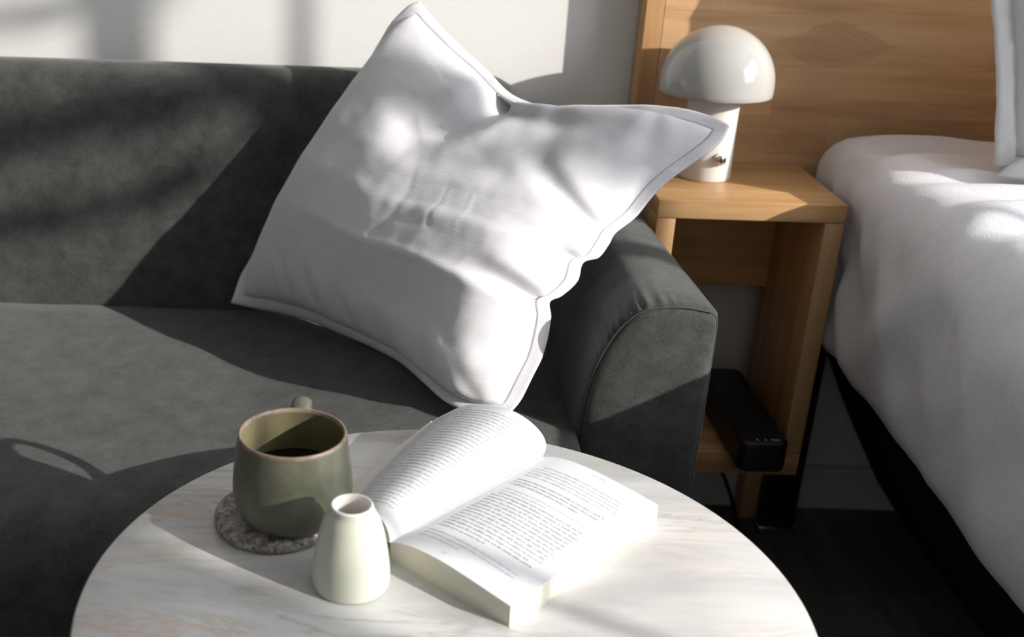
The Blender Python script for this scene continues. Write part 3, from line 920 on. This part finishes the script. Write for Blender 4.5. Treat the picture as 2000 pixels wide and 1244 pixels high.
# mug
MX, MY = -.0838, .856
MZ = TZ + .012
mug = thing('mug', (MX, MY, MZ), 'grey-green stoneware mug with brown rim standing on the granite coaster', 'mug')
mp_ = spline([(.0, .0015), (.030, .0012), (.0345, 0), (.039, .0012), (.0445, .0055), (.0490, .013), (.0513, .022), (.0517, .032), (.0506, .048), (.0482, .066), (.0462, .0785)], 46).tolist()
obj('body', lathe(mp_, (MX, MY, MZ), 80), M_MUG, mug)
obj('rim', lathe([(.0462, .0785), (.0461, .0800), (.0457, .0812), (.0449, .0817), (.0440, .0815), (.0433, .0805), (.0430, .0780)], (MX, MY, MZ), 80), M_RIM, mug)
obj('inside', lathe(spline([(.0430, .0782), (.0442, .065), (.0465, .045), (.0475, .03), (.0462, .018), (.040, .008), (.0, .006)], 30).tolist(), (MX, MY, MZ), 80), M_MUGIN, mug)
obj('coffee', lathe([(0, .040), (.0470, .040)], (MX, MY, MZ), 64), M_MUGDARK, mug)  # black disc for coffee, also standing in for the shade inside the mug
hd = Vector((.03, 1.0, 0)).normalized()
def hp(o, z): return (MX + hd.x * o, MY + hd.y * o, MZ + z)
hpth = [hp(.0465, .067), hp(.056, .0755), hp(.066, .0775), hp(.0755, .073), hp(.081, .061), hp(.0815, .046), hp(.077, .031), hp(.067, .020), hp(.0495, .0155)]
obj('handle', tube(hpth, [.0090, .0084, .0080, .0080, .0082, .0088], 16, .46, side=hd.cross(Vector((0, 0, 1))), samples=40), M_MUG, mug)

# bud vase
VX, VY = -.0292, .7738
vas = thing('bud_vase', (VX, VY, TZ), 'small pale cream conical ceramic vase in front of the green mug', 'vase')
vp = spline([(0, .001), (.026, .0008), (.0293, .0002), (.0308, .0016), (.0315, .0055), (.0316, .012), (.0308, .022), (.0290, .035), (.0264, .048), (.0232, .059), (.0203, .0655), (.0182, .0690), (.0174, .0718), (.0170, .0736)], 60).tolist()
obj('body', lathe(vp, (VX, VY, TZ), 72), M_VASE, vas)
obj('mouth', lathe([(.0170, .0736), (.0165, .0745), (.0155, .0748), (.0146, .0743), (.0141, .073), (.0140, .068), (.016, .060), (.020, .045), (.022, .02), (0, .012)], (VX, VY, TZ), 72), M_VASEIN, vas)

# ------------------------------------------------------------------ open book
bk = thing('open_book', (.0017, .81, TZ), 'open paperback with curling left pages and printed text on the marble table', 'book')
S0 = np.array([.0017, .8100]); ee = np.array([.679, .734]); rr = np.array([.734, -.679]); BL = .2125
# profiles across the book: (a, z); a>0 to the right
rtop = spline([(.0, .0158), (.004, .0178), (.012, .0210), (.03, .0245), (.058, .0255), (.09, .0232), (.128, .0192)], 40)
ltopT = spline([(0, .0158), (.0022, .022), (.0030, .031), (-.004, .041), (-.022, .0490), (-.045, .0510), (-.072, .0455), (-.100, .0345), (-.122, .0180), (-.136, .0065)], 60)
ltopB = spline([(0, .0158), (-.002, .021), (-.009, .027), (-.022, .0325), (-.042, .0345), (-.066, .0315), (-.090, .0245), (-.112, .0140), (-.126, .0070), (-.137, .0040)], 60)
def bpt(a, t, z): 
    q = S0 + rr * a + ee * (t * BL)
    return (q[0], q[1], TZ + z)
NT = 30
# right block of pages
def block(tops, bots, nm_pages, nm_edges, curl=0):
    """tops(t), bots(t): arrays of (a,z) across; builds the page face and the cut edges as two parts"""
    V = []; n = len(tops(0))
    for i in range(NT):
        t = i / (NT - 1)
        V += [bpt(a, t, z) for a, z in tops(t)]
    page = obj(nm_pages, (V, gridfaces(NT, n)), M_PAPER, bk)
    V = []; F = []
    for i in range(NT):
        t = i / (NT - 1)
        V += [bpt(a, t, z) for a, z in tops(t)] + [bpt(a, t, z) for a, z in bots(t)]
    w2 = 2 * n
    def sub(k0, k1, levels=1): pass
    for i in range(NT - 1):
        b0, b1 = i * w2, (i + 1) * w2
        F.append((b0 + n - 1, b1 + n - 1, b1 + w2 - 1, b0 + w2 - 1))         # fore-edge
        for k in range(n - 1): F.append((b0 + n + k, b1 + n + k, b1 + n + k + 1, b0 + n + k + 1))
    for k in range(n - 1):
        F.append((k, k + 1, n + k + 1, n + k)); q = (NT - 1) * w2
        F.append((q + k, q + n + k, q + n + k + 1, q + k + 1))
    bm = bmesh.new(); bv = [bm.verts.new(v) for v in V]
    for f in F: bm.faces.new([bv[q] for q in f])
    loose = [v for v in bm.verts if not v.link_faces]
    bmesh.ops.delete(bm, geom=loose, context='VERTS')
    bmesh.ops.recalc_face_normals(bm, faces=bm.faces[:])
    autosmooth(obj(nm_edges, bm, M_EDGE, bk))
    return page
rbot = np.stack([np.linspace(0, .1285, 40), np.full(40, .0008)], 1)
block(lambda t: rtop, lambda t: rbot, 'right_page', 'right_page_block')
def lwid(t): return .050 + .086 * math.sqrt(max(t, 0))
def ltop(t):
    s = t * t * (3 - 2 * t); P = ltopB * (1 - s) + ltopT * s
    f = lwid(t) / -P[-1, 0]
    P[:, 0] = np.where(P[:, 0] < 0, P[:, 0] * f, P[:, 0])
    return P
def lbot(t):
    T = ltop(t); th = np.interp(np.linspace(0, 1, len(T)), [0, .08, .3, .7, 1], [.011, .014, .016, .012, .004])
    d = np.gradient(T, axis=0); d /= np.linalg.norm(d, axis=1)[:, None]
    nrm = np.stack([-d[:, 1], d[:, 0]], 1)          # to the left of travel = below the arch
    B = T + nrm * th[:, None]
    B[:, 1] = np.maximum(B[:, 1], .0008)
    return B
block(ltop, lbot, 'left_page', 'left_page_block')
V, F = [], []
for i in range(NT):
    t = -.004 + 1.008 * i / (NT - 1); wl = lwid(min(max(t, 0), 1)) + .007
    V += [bpt(a, t, z) for a, z in [(-wl, .0009), (-wl, .0001), (.1298, .0001), (.1298, .0007), (0, .0007)]]
for i in range(NT - 1):
    for k in range(5):
        l = (k + 1) % 5
        F.append((i * 5 + k, i * 5 + l, i * 5 + 5 + l, i * 5 + 5 + k))
F += [(4, 3, 2, 1, 0), tuple((NT - 1) * 5 + k for k in range(5))]
obj('cover', (V, F), M_COVER, bk, smooth=False)
# printed lines: little letter-shaped strokes laid on the page surfaces
def on_curve(T, s):          # T: profile (a,z); s distance from the spine
    L = np.r_[0, np.cumsum(np.linalg.norm(np.diff(T, axis=0), axis=1))]
    return np.interp(s, L, T[:, 0]), np.interp(s, L, T[:, 1])
def pagept(left, s, t):
    T = ltop(t) if left else rtop
    a, z = on_curve(T, s); a2, z2 = on_curve(T, s + .001)
    d = np.array([a2 - a, z2 - z]); d /= max(np.linalg.norm(d), 1e-9)
    nrm = np.array([-d[1], d[0]])
    if left: nrm = -nrm
    p = np.array([a, z]) + nrm * .00022
    return bpt(p[0], t, p[1])
def letters(lines, left, name, mat):
    V, F = [], []
    for (t, s0, s1) in lines:
        s = s0; step = 1 if s1 > s0 else -1
        while (s1 - s) * step > .003:
            wl = random.choice((2, 3, 4, 5, 5, 6, 7, 8, 9))
            for c in range(wl):
                if (s1 - s) * step < .0012: break
                h = random.choice((.0015, .0015, .0015, .0023))
                lw = random.uniform(.0007, .00125)
                dn = .0006 if random.random() < .1 else 0
                b = len(V)
                q0, q1 = s, s + step * lw
                V += [pagept(left, q0, t - dn / BL), pagept(left, q1, t - dn / BL), pagept(left, q1, t + h / BL), pagept(left, q0, t + h / BL)]
                F.append((b, b + 1, b + 2, b + 3))
                s += step * (lw + .00035)
            s += step * .0011
    o = obj(name, (V, F), mat, bk, smooth=False); o['kind'] = 'stuff'
    return o
ln = lambda k: .925 - k * .0262 * .98        # baseline of line k from the head of the page
def rng(ks, s0, s1, last=None, first=0):
    out = []
    for i, k in enumerate(ks):
        e = s1 if not (last and i == len(ks) - 1) else s0 + (s1 - s0) * last
        out.append((ln(k), s0 + (first if i == 0 else 0), e))
    return out
dark = rng([8, 9, 10], .016, .112, .8) + rng(list(range(14, 27)), .016, .114, .92, .004) + rng([27, 28], .016, .114, .55)
blue = rng([2, 3, 4, 5, 6], .016, .114, .85, .006) + rng([30, 31, 32], .014, .112, .45)
pale = rng([12, 13], .020, .110, .6)
letters([(t, a, b) for t, a, b in dark], False, 'printed_text', M_INK)
letters([(t, a, b) for t, a, b in blue], False, 'printed_text', M_INKB)
letters([(t, a, b) for t, a, b in pale] + [(.962, .062, .082)], False, 'printed_text', M_INKP)
def larc(t): return np.linalg.norm(np.diff(ltop(t), axis=0), axis=1).sum()
letters([(.955 - k * .0262, larc(.955 - k * .0262) - .014, .022) for k in range(1, 34)], True, 'printed_text', M_INKB)
# page number 47
fc = bpy.data.curves.new('digits', 'FONT'); fc.body = '47'; fc.size = .0042
fo = bpy.data.objects.new('digits', fc); COL.objects.link(fo)
dg = bpy.context.evaluated_depsgraph_get()
fm = bpy.data.meshes.new_from_object(fo.evaluated_get(dg))
V = [pagept(False, .050 + v.co.x, .040 + v.co.y / BL) for v in fm.vertices]
F = [tuple(p.vertices) for p in fm.polygons]
bpy.data.objects.remove(fo); bpy.data.curves.remove(fc)
obj('page_number', (V, F), M_INK, bk, smooth=False)
